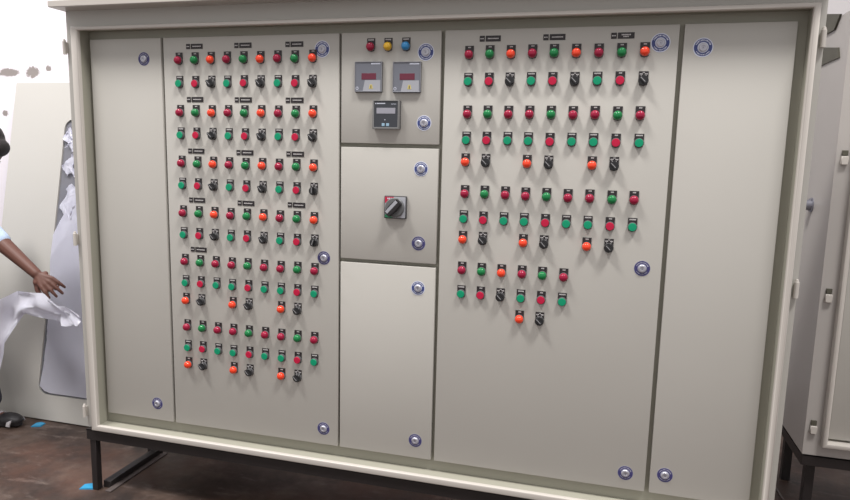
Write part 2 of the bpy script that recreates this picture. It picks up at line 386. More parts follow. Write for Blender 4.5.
for rows, side in ((LEFT, 'left'), (RIGHT, 'right')):
    for ri, (codes, cols, x0, dx, z) in enumerate(rows):
        for ci, (code, col) in enumerate(zip(codes, cols)):
            x = x0 + dx * col + random.uniform(-0.0008, 0.0008)
            x = CX - 0.0016 + (x - CX) * K; zz = CZ + (z + random.uniform(-0.0008, 0.0008) - CZ) * K
            what = 'black rotary selector' if code == 'S' else KINDS[code][2]
            row = 'top row' if ri == 0 else ORD[ri] + ' row' if ri < len(rows) - 1 else 'bottom row'
            lab = '%s, %s in the %s, door %s of the meters' % (what, ORD[ci], row, side)
            mk = 'short' if code in 'RGO' else 'long'
            if code == 'r': mk = 'short'
            ang = -0.78 + (0.0 if side == 'left' else 0.0)
            if side == 'left' and (ri, ci) == (5, 8): ang = 0.0
            if side == 'left' and (ri, ci) == (7, 8): ang = 0.35
            device(code, x, zz, lab, '%s on the door %s of the meters' % (GRP[code], side), mk, ang)
for code, x, lab in (('R', 1.148, 'dark red domed lamp beside the yellow lamp, above the meters'), ('Y', 1.2095, 'yellow domed lamp between the red and blue lamps above the square meters'),
                     ('B', 1.272, 'blue domed lamp beside the yellow lamp above the square meters')):
    device(code, CX + (x - CX) * K, CZ + (1.4501 - CZ) * K, lab, 'phase lamps above the meters', 'long')

# ------------------------------------------------------------------ engraved nameplates above the lamp rows
def nameplates():
    tall = [('left', 'top row', [(0.459, 1.4665), (0.658, 1.4665), (0.860, 1.4665)]), ('left', 'third row', [(0.456, 1.2765), (0.656, 1.2755), (0.860, 1.2745)]),
            ('left', 'fifth row', [(0.455, 1.0875), (0.659, 1.0860), (0.861, 1.0855)]), ('left', 'seventh row', [(0.453, 0.9035), (0.660, 0.9005), (0.865, 0.9025)]),
            ('left', 'ninth row', [(0.454, 0.7140)]), ('right', 'top row', [(1.553, 1.4705), (1.757, 1.4705), (1.964, 1.4705)])]
    fs = fl = None
    for side, row, pts in tall:
        for k, (x, z) in enumerate(pts):
            where = ('%s above the %s, door %s of the meters' % (ORD[k], row, side)) if len(pts) > 1 else 'the only one above the ninth row, door left of the meters'
            labs = 'small black tag, ' + where; labl = 'long black tag, ' + where
            ls, ll = (x - 0.0265, 0, z), (x + 0.0095, 0, z)
            if fs is None:
                fs = thing('number_tag', labs, 'tag', ls, 'small black tags above the lamps')
                bm = bmesh.new(); box(bm, -0.0083, 0.0083, -0.0016, 0, -0.0092, 0.0092, 0.0004); obj('tag_plate', bm, 'plate', fs)
                bm = bmesh.new()
                for q in range(3): box(bm, -0.0058 + q * 0.004, -0.0028 + q * 0.004, -0.0020, -0.0015, -0.0016, 0.0014)
                obj('lettering', bm, 'white', fs)
            else: dup(fs, ls, labs)
            if side == 'right' and k == 2:
                t = thing('nameplate', labl, 'nameplate', ll, 'long black tags above the lamps')
                bm = bmesh.new(); box(bm, -0.0245, 0.0245, -0.0016, 0, -0.0092, 0.0092, 0.0004); obj('tag_plate', bm, 'plate', t)
                bm = bmesh.new()
                for q in range(7): box(bm, -0.0135 + q * 0.0040, -0.0105 + q * 0.0040, -0.0020, -0.0015, 0.0006, 0.0042)
                for q in range(4): box(bm, -0.0080 + q * 0.0041, -0.0050 + q * 0.0041, -0.0020, -0.0015, -0.0048, -0.0014)
                obj('lettering', bm, 'white', t)
            elif fl is None:
                fl = thing('nameplate', labl, 'nameplate', ll, 'long black tags above the lamps')
                bm = bmesh.new(); box(bm, -0.0245, 0.0245, -0.0016, 0, -0.0092, 0.0092, 0.0004); obj('tag_plate', bm, 'plate', fl)
                bm = bmesh.new()
                for q in range(9): box(bm, -0.0172 + q * 0.0039, -0.0143 + q * 0.0039, -0.0020, -0.0015, -0.0017, 0.0016)
                obj('lettering', bm, 'white', fl)
            else: dup(fl, ll, labl)
nameplates()

# ------------------------------------------------------------------ locks with their round stickers
def make_lock(R, white_rim, rot=0.0):
    t = thing('door_lock', '', 'lock')
    bm = bmesh.new(); n = 40
    rr = [R, R * 0.90, R * 0.55, 0.0] if white_rim else [R, R * 0.965, R * 0.56, 0.0]
    lathe(bm, [(R, 0.0), (R, -0.0006), (rr[1], -0.0006)], n, mi=0)
    lathe(bm, [(rr[1], -0.0006), (rr[2], -0.0006)], n, mi=1)
    lathe(bm, [(rr[2], -0.0006), (0, -0.0006)], n, mi=0)
    def dashes(a0, a1, cnt, r0, r1):
        for k in range(cnt):
            a = a0 + (a1 - a0) * k / (cnt - 1); w = 0.045 + 0.02 * ((k * 7) % 3)
            pts = [(r0 * math.cos(a - w), r0 * math.sin(a - w)), (r1 * math.cos(a - w), r1 * math.sin(a - w)), (r1 * math.cos(a + w), r1 * math.sin(a + w)), (r0 * math.cos(a + w), r0 * math.sin(a + w))]
            prism(bm, pts, -0.0009, -0.0006, mi=0)
    dashes(math.radians(155), math.radians(25), 12, R * 0.68, R * 0.82)
    dashes(math.radians(215), math.radians(325), 10, R * 0.68, R * 0.80)
    stk = obj('sticker', bm, ['stickwhite', 'blue'] if white_rim else ['stickgrey', 'blue2'], t)
    bm = bmesh.new(); lathe(bm, [(0.0122, -0.0006), (0.0122, -0.0048), (0.0105, -0.0066), (0.0064, -0.0070), (0.0056, -0.0052), (0.0, -0.0052)], 28)
    cyl = obj('lock_cylinder', bm, 'steel', t)
    bm = bmesh.new(); prism(bm, [(-0.0026, -0.0026), (0.0026, -0.0026), (0.0, 0.0030)], -0.0066, -0.0052); obj('key_socket', bm, 'darkmetal', cyl)
    return t
lk_w, lk_b = None, None
for x, z, w, lab in (
    (0.240, 1.425, 0, 'round lock with blue sticker, top of the plain leftmost cabinet door'),
    (0.242, 0.070, 0, 'round lock with blue sticker, bottom of the plain leftmost cabinet door'),
    (0.965, 1.448, 1, 'round lock with white-rimmed sticker by top lamp row, door left of the meters'),
    (0.972, 0.715, 0, 'round lock with blue sticker at mid height, door left of the meters'),
    (0.971, 0.063, 0, 'round lock with blue sticker at the bottom, door left of the meters'),
    (1.338, 1.432, 1, 'round lock with white-rimmed blue sticker above the right-hand meter'),
    (1.337, 1.200, 2, 'round lock with pale blue-ringed sticker beside the dark controller'),
    (1.330, 1.046, 2, 'round lock with blue sticker above and right of the rotary main switch'),
    (1.327, 0.789, 0, 'round lock with blue sticker below and right of the rotary main switch'),
    (1.329, 0.631, 2, 'round lock with blue sticker, top of the blank door under the main switch'),
    (1.331, 0.067, 0, 'round lock with blue sticker, bottom of the blank door under the main switch'),
    (2.075, 1.447, 1, 'round lock with white-rimmed sticker by top lamp row, door right of the meters'),
    (2.069, 0.752, 0, 'round lock with blue sticker at mid height, door right of the meters'),
    (2.063, 0.057, 0, 'round lock with blue sticker at the bottom, door right of the meters'),
    (2.196, 1.431, 1, 'round lock with white-rimmed blue sticker, top of the plain rightmost cabinet door'),
    (2.187, 0.069, 0, 'round lock with blue sticker, bottom of the plain rightmost cabinet door')):
    g = 'round door locks'
    if w:
        if lk_w is None: lk_w = make_lock(0.0285, True); lk_w.location = (x, 0, z); lk_w['label'] = lab; lk_w['group'] = g
        else:
            r = dup(lk_w, (x, 0, z), lab, g)
            if w == 2:
                for ch in r.children:
                    if ch.name.startswith('sticker'): ch.scale = (0.9, 1, 0.9)
    else:
        if lk_b is None: lk_b = make_lock(0.0250, False); lk_b.location = (x, 0, z); lk_b['label'] = lab; lk_b['group'] = g
        else: dup(lk_b, (x, 0, z), lab, g)

# ------------------------------------------------------------------ the two square meters
def make_meter(loc, label):
    t = thing('panel_meter', label, 'meter', loc, 'square digital meters')
    bm = bmesh.new(); box(bm, -0.049, 0.049, -0.0085, 0, -0.051, 0.051, 0.0018, 2); obj('housing', bm, 'metdark', t)
    bm = bmesh.new(); box(bm, -0.0475, 0.0475, -0.0105, -0.0086, -0.0475, 0.0495, 0.0008); obj('face', bm, 'meter', t)
    bm = bmesh.new(); ring_prism(bm, rect(-0.049, 0.049, -0.049, 0.051), rect(-0.0465, 0.0465, -0.0465, 0.0485), -0.0125, -0.008, bev=0.0006, seg=1); obj('bezel', bm, 'meterrim', t)
    bm = bmesh.new(); box(bm, -0.0245, 0.0280, -0.0112, -0.0104, -0.0085, 0.0125, 0.0003); obj('display', bm, 'reddisp', t)
    bm = bmesh.new(); prism(bm, [(-0.0200, -0.0465), (0.0435, -0.0465), (0.0435, -0.0105), (-0.0120, -0.0105)], -0.0110, -0.0104); kp = obj('key_panel', bm, 'metlight', t)
    bm = bmesh.new(); prism(bm, [(0.0030, -0.0390), (0.0170, -0.0390), (0.0140, -0.0250), (0.0060, -0.0250)], -0.0114, -0.0109)
    obj('yellow_mark', bm, 'yellow', kp)
    bm = bmesh.new(); prism(bm, [(0.0085, -0.0370), (0.0115, -0.0370), (0.0112, -0.0275), (0.0088, -0.0275)], -0.0118, -0.0113); obj('dark_mark', bm, 'olive', kp)
    bm = bmesh.new()
    for k in range(8): box(bm, 0.0100 + k * 0.0042, 0.0132 + k * 0.0042, -0.0110, -0.0104, 0.0415, 0.0462)
    obj('lettering', bm, 'stickwhite', t)
    bm = bmesh.new(); lathe(bm, [(0.0052, -0.0104), (0.0052, -0.0110), (0.0034, -0.0110)], 20, c=(-0.0405, 0, -0.0375)); obj('emblem', bm, 'stickwhite', t)
    return t
m1 = make_meter((1.1395, 0, 1.3515), 'square grey digital meter with dark red display, beside the narrow door gap above the controller')
m1['label'] = 'square grey meter with dark red display under the red lamp'
m2 = dup(m1, (1.2760, 0, 1.3495), 'square grey meter with dark red display under the blue lamp')

# ------------------------------------------------------------------ controller
t = thing('digital_controller', 'square dark controller with grey display and pale keys below the two meters', 'controller', (1.2075, 0, 1.2255))
bm = bmesh.new(); box(bm, -0.0480, 0.0480, -0.014, 0, -0.0480, 0.0480, 0.002, 2); obj('housing', bm, 'metdark', t)
bm = bmesh.new(); ring_prism(bm, rect(-0.0480, 0.0480, -0.0480, 0.0480), rect(-0.0420, 0.0420, -0.0420, 0.0450), -0.022, -0.0135, bev=0.0015, seg=2); obj('bezel', bm, 'ctrlrim', t)
bm = bmesh.new(); box(bm, -0.0425, 0.0425, -0.0200, -0.0138, -0.0425, 0.0455); obj('face', bm, 'ctrl', t)
bm = bmesh.new(); box(bm, -0.0335, 0.0335, -0.0206, -0.0199, 0.0035, 0.0225, 0.0003); obj('display', bm, 'lcd', t)
for x in (-0.0090, 0.0070):
    bm = bmesh.new(); box(bm, x - 0.0052, x + 0.0052, -0.0210, -0.0199, -0.0385, -0.0285, 0.0008); obj('key', bm, 'key', t)
bm = bmesh.new(); box(bm, -0.0375, -0.0345, -0.0205, -0.0199, 0.0352, 0.0392)
for k in range(7): box(bm, -0.0320 + k * 0.0043, -0.0288 + k * 0.0043, -0.0205, -0.0199, 0.0355, 0.0390)
for k in range(5): box(bm, 0.0190 + k * 0.0037, 0.0214 + k * 0.0037, -0.0205, -0.0199, 0.0345, 0.0362)
box(bm, -0.0045, -0.0015, -0.0205, -0.0199, -0.0185, -0.0155)
obj('lettering', bm, 'stickwhite', t)

# ------------------------------------------------------------------ rotary main switch
t = thing('main_switch', 'rotary main switch with black handle on a square red and white plate', 'switch', (1.2435, 0, 0.9115))
bm = bmesh.new(); box(bm, -0.0405, 0.0405, -0.012, 0, -0.0395, 0.0395, 0.003, 2); obj('base_plate', bm, 'metdark', t)
bm = bmesh.new(); box(bm, -0.0370, 0.0370, -0.0128, -0.0118, -0.0360, 0.0360, 0.0003); fp = obj('face_plate', bm, 'swface', t)
bm = bmesh.new(); prism(bm, [(-0.0370, 0.0150), (-0.0370, 0.0360), (-0.004, 0.0360), (-0.004, 0.0260), (-0.028, 0.0150)], -0.0133, -0.0127); obj('red_corner', bm, 'swred', fp)
bm = bmesh.new(); prism(bm, [(-0.0370, -0.0360), (-0.0370, -0.0250), (-0.015, -0.0300), (-0.006, -0.0360)], -0.0133, -0.0127); obj('green_corner', bm, 'swgreen', fp)
bm = bmesh.new()
for k in range(3): box(bm, -0.028 + k * 0.006, -0.024 + k * 0.006, -0.0137, -0.0132, 0.0275, 0.0325)
obj('lettering', bm, 'stickwhite', fp)
bm = bmesh.new(); lathe(bm, [(0.034, -0.0128), (0.034, -0.021), (0.031, -0.0245), (0, -0.0245)], 36); dsk = obj('dial', bm, 'swgrey', t)
bm = bmesh.new(); prism(bm, [(-0.0120, -0.0320), (0.0120, -0.0320), (0.0150, 0), (0.0120, 0.0320), (-0.0120, 0.0320), (-0.0150, 0)], -0.0440, -0.0240)
bmesh.ops.bevel(bm, geom=bm.edges[:], offset=0.002, segments=2, affect='EDGES')
bmesh.ops.rotate(bm, verts=bm.verts[:], cent=(0, 0, 0), matrix=Matrix.Rotation(0.75, 3, 'Y'))
h = obj('handle', bm, 'black', t)
bm = bmesh.new(); box(bm, -0.0105, 0.0005, -0.0446, -0.0438, -0.0270, 0.0270, 0.0002)
bmesh.ops.rotate(bm, verts=bm.verts[:], cent=(0, 0, 0), matrix=Matrix.Rotation(0.75, 3, 'Y'))
obj('handle_insert', bm, 'metlight', h)

# ------------------------------------------------------------------ rear cabinet on the right
rc = thing('rear_cabinet', 'second tall grey steel cabinet standing behind the right end of the control panel', 'cabinet', (3.2, 0.86, -0.068))
RX0, RX1, RY0, RY1, RZ1 = 2.770, 3.9, 0.635, 1.05, 1.655
bm = bmesh.new(); ring_prism(bm, rect(RX0, RX1, -0.06, RZ1), rect(RX0 + 0.062, RX1 - 0.062, -0.012, RZ1 - 0.06), RY0, RY1)
box(bm, RX0 + 0.01, RX1 - 0.01, RY1 - 0.004, RY1 - 0.001, -0.05, RZ1 - 0.01)
cobj('body', bm, 'side', rc)
bm = bmesh.new(); ring_prism(bm, rect(RX0 + 0.060, RX1 - 0.060, -0.014, RZ1 - 0.058), rect(RX0 + 0.078, RX1 - 0.078, 0.004, RZ1 - 0.078), RY0 - 0.030, RY0 + 0.03, bev=0.005, seg=2)
cobj('front_rim', bm, 'lip', rc)
bm = bmesh.new(); box(bm, RX0 + 0.088, RX1 - 0.088, RY0 + 0.004, RY0 + 0.022, 0.014, RZ1 - 0.09, 0.002, 2); cobj('door', bm, 'paint', rc)
bm = bmesh.new(); box(bm, RX0 + 0.07, RX1 - 0.07, RY0 + 0.026, RY0 + 0.030, 0.0, RZ1 - 0.07); cobj('inner_frame', bm, 'inner', rc)
for zc in (1.117, 0.590, 0.056):
    bm = bmesh.new(); box(bm, RX0 + 0.016, RX0 + 0.040, RY0 - 0.014, RY0 + 0.0, zc - 0.024, zc + 0.008, 0.002); hg = cobj('hinge', bm, 'stickwhite' if False else 'lip', rc)
    bm = bmesh.new(); box(bm, RX0 + 0.018, RX0 + 0.038, RY0 - 0.008, RY0, zc + 0.010, zc + 0.030, 0.001)
    d = obj('hinge_pin', bm, 'olive', hg)
bm = bmesh.new()
lathe(bm, [(0.030, 0.0), (0.030, -0.004), (0.024, -0.005), (0.021, -0.020), (0.021, -0.046), (0.018, -0.050), (0, -0.050)], 28, 'x', (RX0, 0.865, 0.925))
for a in range(6):
    box(bm, RX0 - 0.008, RX0 - 0.002, 0.865 + 0.0262 * math.cos(a * PI / 3) - 0.003, 0.865 + 0.0262 * math.cos(a * PI / 3) + 0.003, 0.925 + 0.0262 * math.sin(a * PI / 3) - 0.003, 0.925 + 0.0262 * math.sin(a * PI / 3) + 0.003)
g = cobj('cable_gland', bm, 'darkmetal', rc); g['label'] = 'silver round flanged gland'
# two dark bracket plates high on the side
def side_plate(pts, th, name, label):
    bm = bmesh.new()
    a = [bm.verts.new((RX0 - th, y, z)) for y, z in pts]; b_ = [bm.verts.new((RX0, y, z)) for y, z in pts]; n = len(pts)
    bm.faces.new(a); bm.faces.new(list(reversed(b_)))
    for k in range(n): bm.faces.new((a[k], b_[k], b_[(k + 1) % n], a[(k + 1) % n]))
    o = cobj(name, bm, 'olive', rc); o['label'] = label
side_plate([(0.99, 1.575), (0.735, 1.535), (0.712, 1.495), (0.965, 1.492)], 0.006, 'bracket', 'dark olive lower side bracket')
side_plate([(1.02, 1.715), (0.745, 1.660), (0.80, 1.612), (1.02, 1.612)], 0.008, 'bracket', 'dark olive upper side bracket')
rs = thing('steel_stand', 'black steel stand under the rear cabinet at the right edge', 'stand', (3.2, 0.86, FLOOR))
make_stand(rs, RX0, RX1, RY0, RY1, -0.062, 0.045)
for xa in (RX0 + 0.03, RX1 - 0.065):
    for ya in (RY0 + 0.04, RY1 - 0.07):
        bm = bmesh.new(); box(bm, xa, xa + 0.035, ya, ya + 0.035, FLOOR, -0.07, 0.001); sobj('leg', bm, 'blacksteel', rs)
bm = bmesh.new()
tube(bm, [(2.744, 0.99, FLOOR + 0.005), (2.754, 0.924, FLOOR + 0.005), (2.761, 0.782, FLOOR + 0.005), (2.80, 0.62, FLOOR + 0.005), (2.9, 0.5, FLOOR + 0.005)], 0.004)
tag(obj('floor_cable', bm, 'greysteel'), 'thin grey cable on the dark floor near the rear cabinet', 'cable')

# ------------------------------------------------------------------ leaning door leaf with a filmed window
def lean(x, s, off=0.0):
    """point on the leaning plane: x across, s = height z reached, off = distance in front of it"""
    t_ = (s + 0.34) / 1.77
    n = Vector((0, -1.77, 0.355)).normalized()
    return Vector((x, 0.475 + 0.355 * t_, s)) + n * off
dl = thing('spare_door', 'grey door leaf with a film-covered window leaning against the white wall', 'door', (-0.8, 0.47, FLOOR))
def leanobj(name, bm, mats, parent=None):
    o = obj(name, bm, mats, parent or dl)
    o.matrix_parent_inverse = Matrix.Translation(-Vector(dl.location)); return o
def rr(x0, x1, z0, z1, r, n=6):
    pts = []
    for cx, cz, a0 in ((x0 + r, z0 + r, PI), (x1 - r, z0 + r, 1.5 * PI), (x1 - r, z1 - r, 0), (x0 + r, z1 - r, 0.5 * PI)):
        for k in range(n + 1): a = a0 + 0.5 * PI * k / n; pts.append((cx + r * math.cos(a), cz + r * math.sin(a)))
    return pts
WX0, WX1, WZ0, WZ1 = -0.890, -0.30, -0.205, 1.235
def leaf():
    bm = bmesh.new(); inner = rr(WX0, WX1, WZ0, WZ1, 0.05); outer = []
    X0, X1, Z0, Z1 = -1.244, 0.02, FLOOR + 0.006, 1.433
    cx, cz = (WX0 + WX1) / 2, (WZ0 + WZ1) / 2
    for k, (x, z) in enumerate(inner):
        q = k // 7
        base = [(X0, Z0), (X1, Z0), (X1, Z1), (X0, Z1)][q]; j = k % 7
        # spread corner fans along the straight sides
        if j < 3: outer.append({0: (X0, z if z > Z0 else Z0), 1: (x, Z0), 2: (X1, z), 3: (x, Z1)}[q])
        elif j == 3: outer.append(base)
        else: outer.append({0: (x, Z0), 1: (X1, z), 2: (x, Z1), 3: (X0, z)}[q])
    n = len(inner); v = {}
    for nm, pts in (('o', outer), ('i', inner)):
        for yy, off in ((0, 0.0), (1, -0.022)):
            v[nm, yy] = [bm.verts.new(lean(x, z, off)) for x, z in pts]
    for k in range(n):
        j = (k + 1) % n
        for f in ((v['o', 0][k], v['o', 0][j], v['i', 0][j], v['i', 0][k]), (v['o', 1][j], v['o', 1][k], v['i', 1][k], v['i', 1][j]),
                  (v['o', 0][j], v['o', 0][k], v['o', 1][k], v['o', 1][j]), (v['i', 0][k], v['i', 0][j], v['i', 1][j], v['i', 1][k])):
            bm.faces.new(f)
    return bm
leanobj('leaf', leaf(), 'paint')
def sheet(pts, off, th, wr=0.0, seed=1):
    bm = bmesh.new(); rnd = random.Random(seed)
    a = [bm.verts.new(lean(x, z, off)) for x, z in pts]; b_ = [bm.verts.new(lean(x, z, off - th)) for x, z in pts]; n = len(pts)
    bm.faces.new(a); bm.faces.new(list(reversed(b_)))
    for k in range(n): bm.faces.new((a[k], b_[k], b_[(k + 1) % n], a[(k + 1) % n]))
    return bm
leanobj('window_pane', sheet(rr(WX0 + .001, WX1 - .001, WZ0 + .001, WZ1 - .001, 0.049), -0.008, 0.006), 'glass')
# crumpled film over the window: a wrinkled grid cut to an irregular outline
def film_grid(x0, x1, zb, zt, nx, nz, amp, seed, off=0.004):
    rnd = random.Random(seed); bm = bmesh.new(); g = []
    ph = [rnd.uniform(0, 6) for _ in range(6)]
    for j in range(nz + 1):
        row = []
        for i in range(nx + 1):
            u = i / nx; w = j / nz
            x = x0(w) + (x1(w) - x0(w)) * u; z = zb(u) + (zt(u) - zb(u)) * w
            d = amp * (math.sin(9 * u + 7 * w + ph[0]) + 0.7 * math.sin(21 * w - 6 * u + ph[1]) + 0.5 * math.sin(33 * u + 19 * w + ph[2]) + 0.5 * rnd.uniform(-1, 1))
            row.append(bm.verts.new(lean(x, z, off + abs(d))))
        g.append(row)
    for j in range(nz):
        for i in range(nx):
            f = bm.faces.new((g[j][i], g[j][i + 1], g[j + 1][i + 1], g[j + 1][i])); f.smooth = True
    bmesh.ops.solidify(bm, geom=bm.faces[:], thickness=0.0006)
    return bm
leanobj('protective_film', film_grid(lambda w: -0.876 + 0.014 * math.sin(5 * w), lambda w: -0.32, lambda u: -0.195 + 0.03 * (1 - min(1, u * 12)), lambda u: 0.62 + 0.30 * min(1, u * 2.4) + 0.05 * math.sin(9 * u), 16, 36, 0.0035, 3), 'film2')
rnd = random.Random(11)
for k, (xa, za, w_, h_) in enumerate(((-0.835, 1.13, 0.07, 0.10), (-0.815, 0.985, 0.085, 0.11), (-0.80, 0.80, 0.09, 0.16))):
    leanobj('crinkled_film', film_grid(lambda w, xa=xa, w_=w_: xa - w_ / 2 + 0.02 * math.sin(7 * w + k), lambda w, xa=xa, w_=w_: xa + w_ / 2 + 0.03 * math.sin(5 * w + 2 * k),
                                 lambda u, za=za, h_=h_: za - h_ / 2 + 0.02 * math.sin(6 * u), lambda u, za=za, h_=h_: za + h_ / 2 - 0.015 * math.cos(8 * u), 8, 10, 0.006, 20 + k, 0.0), 'film2')

# ------------------------------------------------------------------ loose plastic sheet held by the worker
def strip(bm, top, bot, th=0.0):
    a = [bm.verts.new(p) for p in top]; b_ = [bm.verts.new(p) for p in bot]
    for k in range(len(a) - 1):
        f = bm.faces.new((a[k], a[k + 1], b_[k + 1], b_[k])); f.smooth = True
bm = bmesh.new()
NX, NZ = 26, 12; g = []
rnd = random.Random(5)
def keyed(tab, u):
    for (u0, v0), (u1, v1) in zip(tab, tab[1:]):
        if u <= u1: f = (u - u0) / (u1 - u0); f = f * f * (3 - 2 * f); return tuple(a + (b_ - a) * f for a, b_ in zip(v0, v1))
    return tab[-1][1]
TOP = [(0, (-0.88, 0.12, 0.37)), (0.25, (-0.70, 0.13, 0.390)), (0.45, (-0.585, 0.13, 0.440)), (0.62, (-0.455, 0.14, 0.440)), (0.8, (-0.34, 0.14, 0.400)), (1.0, (-0.24, 0.13, 0.350))]
BOT = [(0, (-0.95, 0.14, -0.22)), (0.25, (-0.76, 0.14, -0.03)), (0.42, (-0.66, 0.14, 0.20)), (0.55, (-0.56, 0.14, 0.335)), (0.8, (-0.35, 0.14, 0.315)), (1.0, (-0.24, 0.13, 0.315))]
for j in range(NZ + 1):
    row = []
    for i in range(NX + 1):
        u, w = i / NX, j / NZ
        a, b_ = keyed(TOP, u), keyed(BOT, u)
        d = 0.012 * math.sin(14 * u + 5 * w) + 0.008 * math.sin(31 * u - 9 * w) + rnd.uniform(-0.003, 0.003)
        row.append(bm.verts.new((a[0] + (b_[0] - a[0]) * w, a[1] + (b_[1] - a[1]) * w + d, a[2] + (b_[2] - a[2]) * w + 0.3 * d)))
    g.append(row)
for j in range(NZ):
    for i in range(NX):
        f = bm.faces.new((g[j][i], g[j][i + 1], g[j + 1][i + 1], g[j + 1][i])); f.smooth = True
bmesh.ops.solidify(bm, geom=bm.faces[:], thickness=0.0012)
tag(obj('plastic_sheet', bm, 'film'), 'crumpled white plastic sheet hanging below the hand at the left edge', 'plastic sheet')

# ------------------------------------------------------------------ the worker
def capsule(bm, a, b_, ra, rb, n=14, m=6):
    a, b_ = Vector(a), Vector(b_); d = b_ - a; L = d.length or 1e-6; d = d / L
    u = d.orthogonal().normalized(); w = d.cross(u); rings = []
    seq = [(-ra * math.cos(PI / 2 * k / m), ra * math.sin(PI / 2 * k / m)) for k in range(m + 1)] + [(L + rb * math.sin(PI / 2 * k / m), rb * math.cos(PI / 2 * k / m)) for k in range(m + 1)]
    for h_, r in seq:
        if r < 1e-5: rings.append([bm.verts.new(a + d * h_)])
        else: rings.append([bm.verts.new(a + d * h_ + (u * math.cos(2 * PI * k / n) + w * math.sin(2 * PI * k / n)) * r) for k in range(n)])
    for p_, q in zip(rings, rings[1:]):
        for k in range(n):
            k2 = (k + 1) % n
            if len(p_) == 1: bm.faces.new((p_[0], q[k], q[k2]))
            elif len(q) == 1: bm.faces.new((p_[k], p_[k2], q[0]))
            else: bm.faces.new((p_[k], p_[k2], q[k2], q[k]))
def ell(bm, c, r, n=18, rot=None):
    vs = bmesh.ops.create_uvsphere(bm, u_segments=n, v_segments=n // 2 + 2, radius=1.0)['verts']
    for v in vs:
        p_ = Vector((v.co.x * r[0], v.co.y * r[1], v.co.z * r[2]))
        if rot: p_ = rot @ p_
        v.co = p_ + Vector(c)
def fused(name, bm, m, parent, voxel, it=4):
    bmesh.ops.recalc_face_normals(bm, faces=bm.faces[:])
    me = bpy.data.meshes.new(name); bm.to_mesh(me); bm.free()
    o = bpy.data.objects.new(name, me); C.objects.link(o)
    r = o.modifiers.new('fuse', 'REMESH'); r.mode = 'VOXEL'; r.voxel_size = voxel; r.use_smooth_shade = True
    s = o.modifiers.new('soften', 'SMOOTH'); s.factor = 0.5; s.iterations = it
    dg = bpy.context.evaluated_depsgraph_get(); ev = o.evaluated_get(dg)
    nm = bpy.data.meshes.new_from_object(ev); o.modifiers.clear(); o.data = nm; nm.name = name
    nm.materials.clear(); nm.materials.append(M[m])
    for p_ in nm.polygons: p_.use_smooth = True
    if parent:
        o.parent = parent; o.matrix_parent_inverse = Matrix.Translation(-Vector(parent.location))
    return o
wk = thing('person', 'person in a pale blue shirt reaching an arm in from the left edge', 'person', (-1.2, 0.30, FLOOR))
HIP = Vector((-1.30, 0.30, 0.50)); CH = Vector((-1.14, 0.28, 0.86)); NK = Vector((-1.00, 0.26, 0.985)); HD = Vector((-0.845, 0.25, 1.075))
SHR = Vector((-1.12, 0.10, 0.87)); SHL = Vector((-1.10, 0.42, 0.91))
EL = Vector((-0.845, 0.22, 0.715)); WR = Vector((-0.535, 0.20, 0.515))     # the reaching arm
EL2 = Vector((-1.10, 0.02, 0.60)); WR2 = Vector((-0.92, 0.10, 0.46))      # the other arm, holding the sheet
KN = [Vector((-1.24, 0.20, 0.08)), Vector((-1.18, 0.38, 0.08))]; AN = [Vector((-1.34, 0.18, -0.26)), Vector((-1.070, 0.375, -0.26))]
RH = Matrix.Rotation(0.85, 3, 'Y')      # the head is bowed towards the hands
def hd(x, y, z): return HD + RH @ Vector((x, y, z))
bm = bmesh.new()
capsule(bm, HIP, CH, 0.115, 0.12); capsule(bm, CH, NK, 0.09, 0.05); capsule(bm, NK, HD + Vector((-0.03, 0, -0.03)), 0.048, 0.05)
ell(bm, HD, (0.088, 0.074, 0.108), rot=RH)
ell(bm, hd(0.035, 0, -0.065), (0.05, 0.05, 0.05))
ell(bm, hd(0.086, 0, -0.028), (0.018, 0.013, 0.020))                                 # nose
for s in (-1, 1): ell(bm, hd(-0.01, s * 0.076, -0.02), (0.018, 0.009, 0.028))          # ears
ell(bm, hd(0.076, 0, -0.070), (0.014, 0.024, 0.008))                                 # mouth
for sh, el, wr in ((SHL, EL, WR), (SHR, EL2, WR2)):
    capsule(bm, CH + Vector((0, 0, 0.03)), sh, 0.075, 0.055); capsule(bm, sh, el, 0.05, 0.037); capsule(bm, el, el.lerp(wr, 0.35), 0.036, 0.037); capsule(bm, el.lerp(wr, 0.35), wr, 0.037, 0.0235)
for s, kn, an in ((-1, KN[0], AN[0]), (1, KN[1], AN[1])):
    hp = HIP + Vector((0, s * 0.08, -0.03))
    capsule(bm, hp, kn, 0.085, 0.055); capsule(bm, kn, kn.lerp(an, 0.3), 0.055, 0.056); capsule(bm, kn.lerp(an, 0.3), an, 0.056, 0.036)
    capsule(bm, an + Vector((-0.03, 0, -0.035)), an + Vector((0.15, 0, -0.045)), 0.028, 0.022)
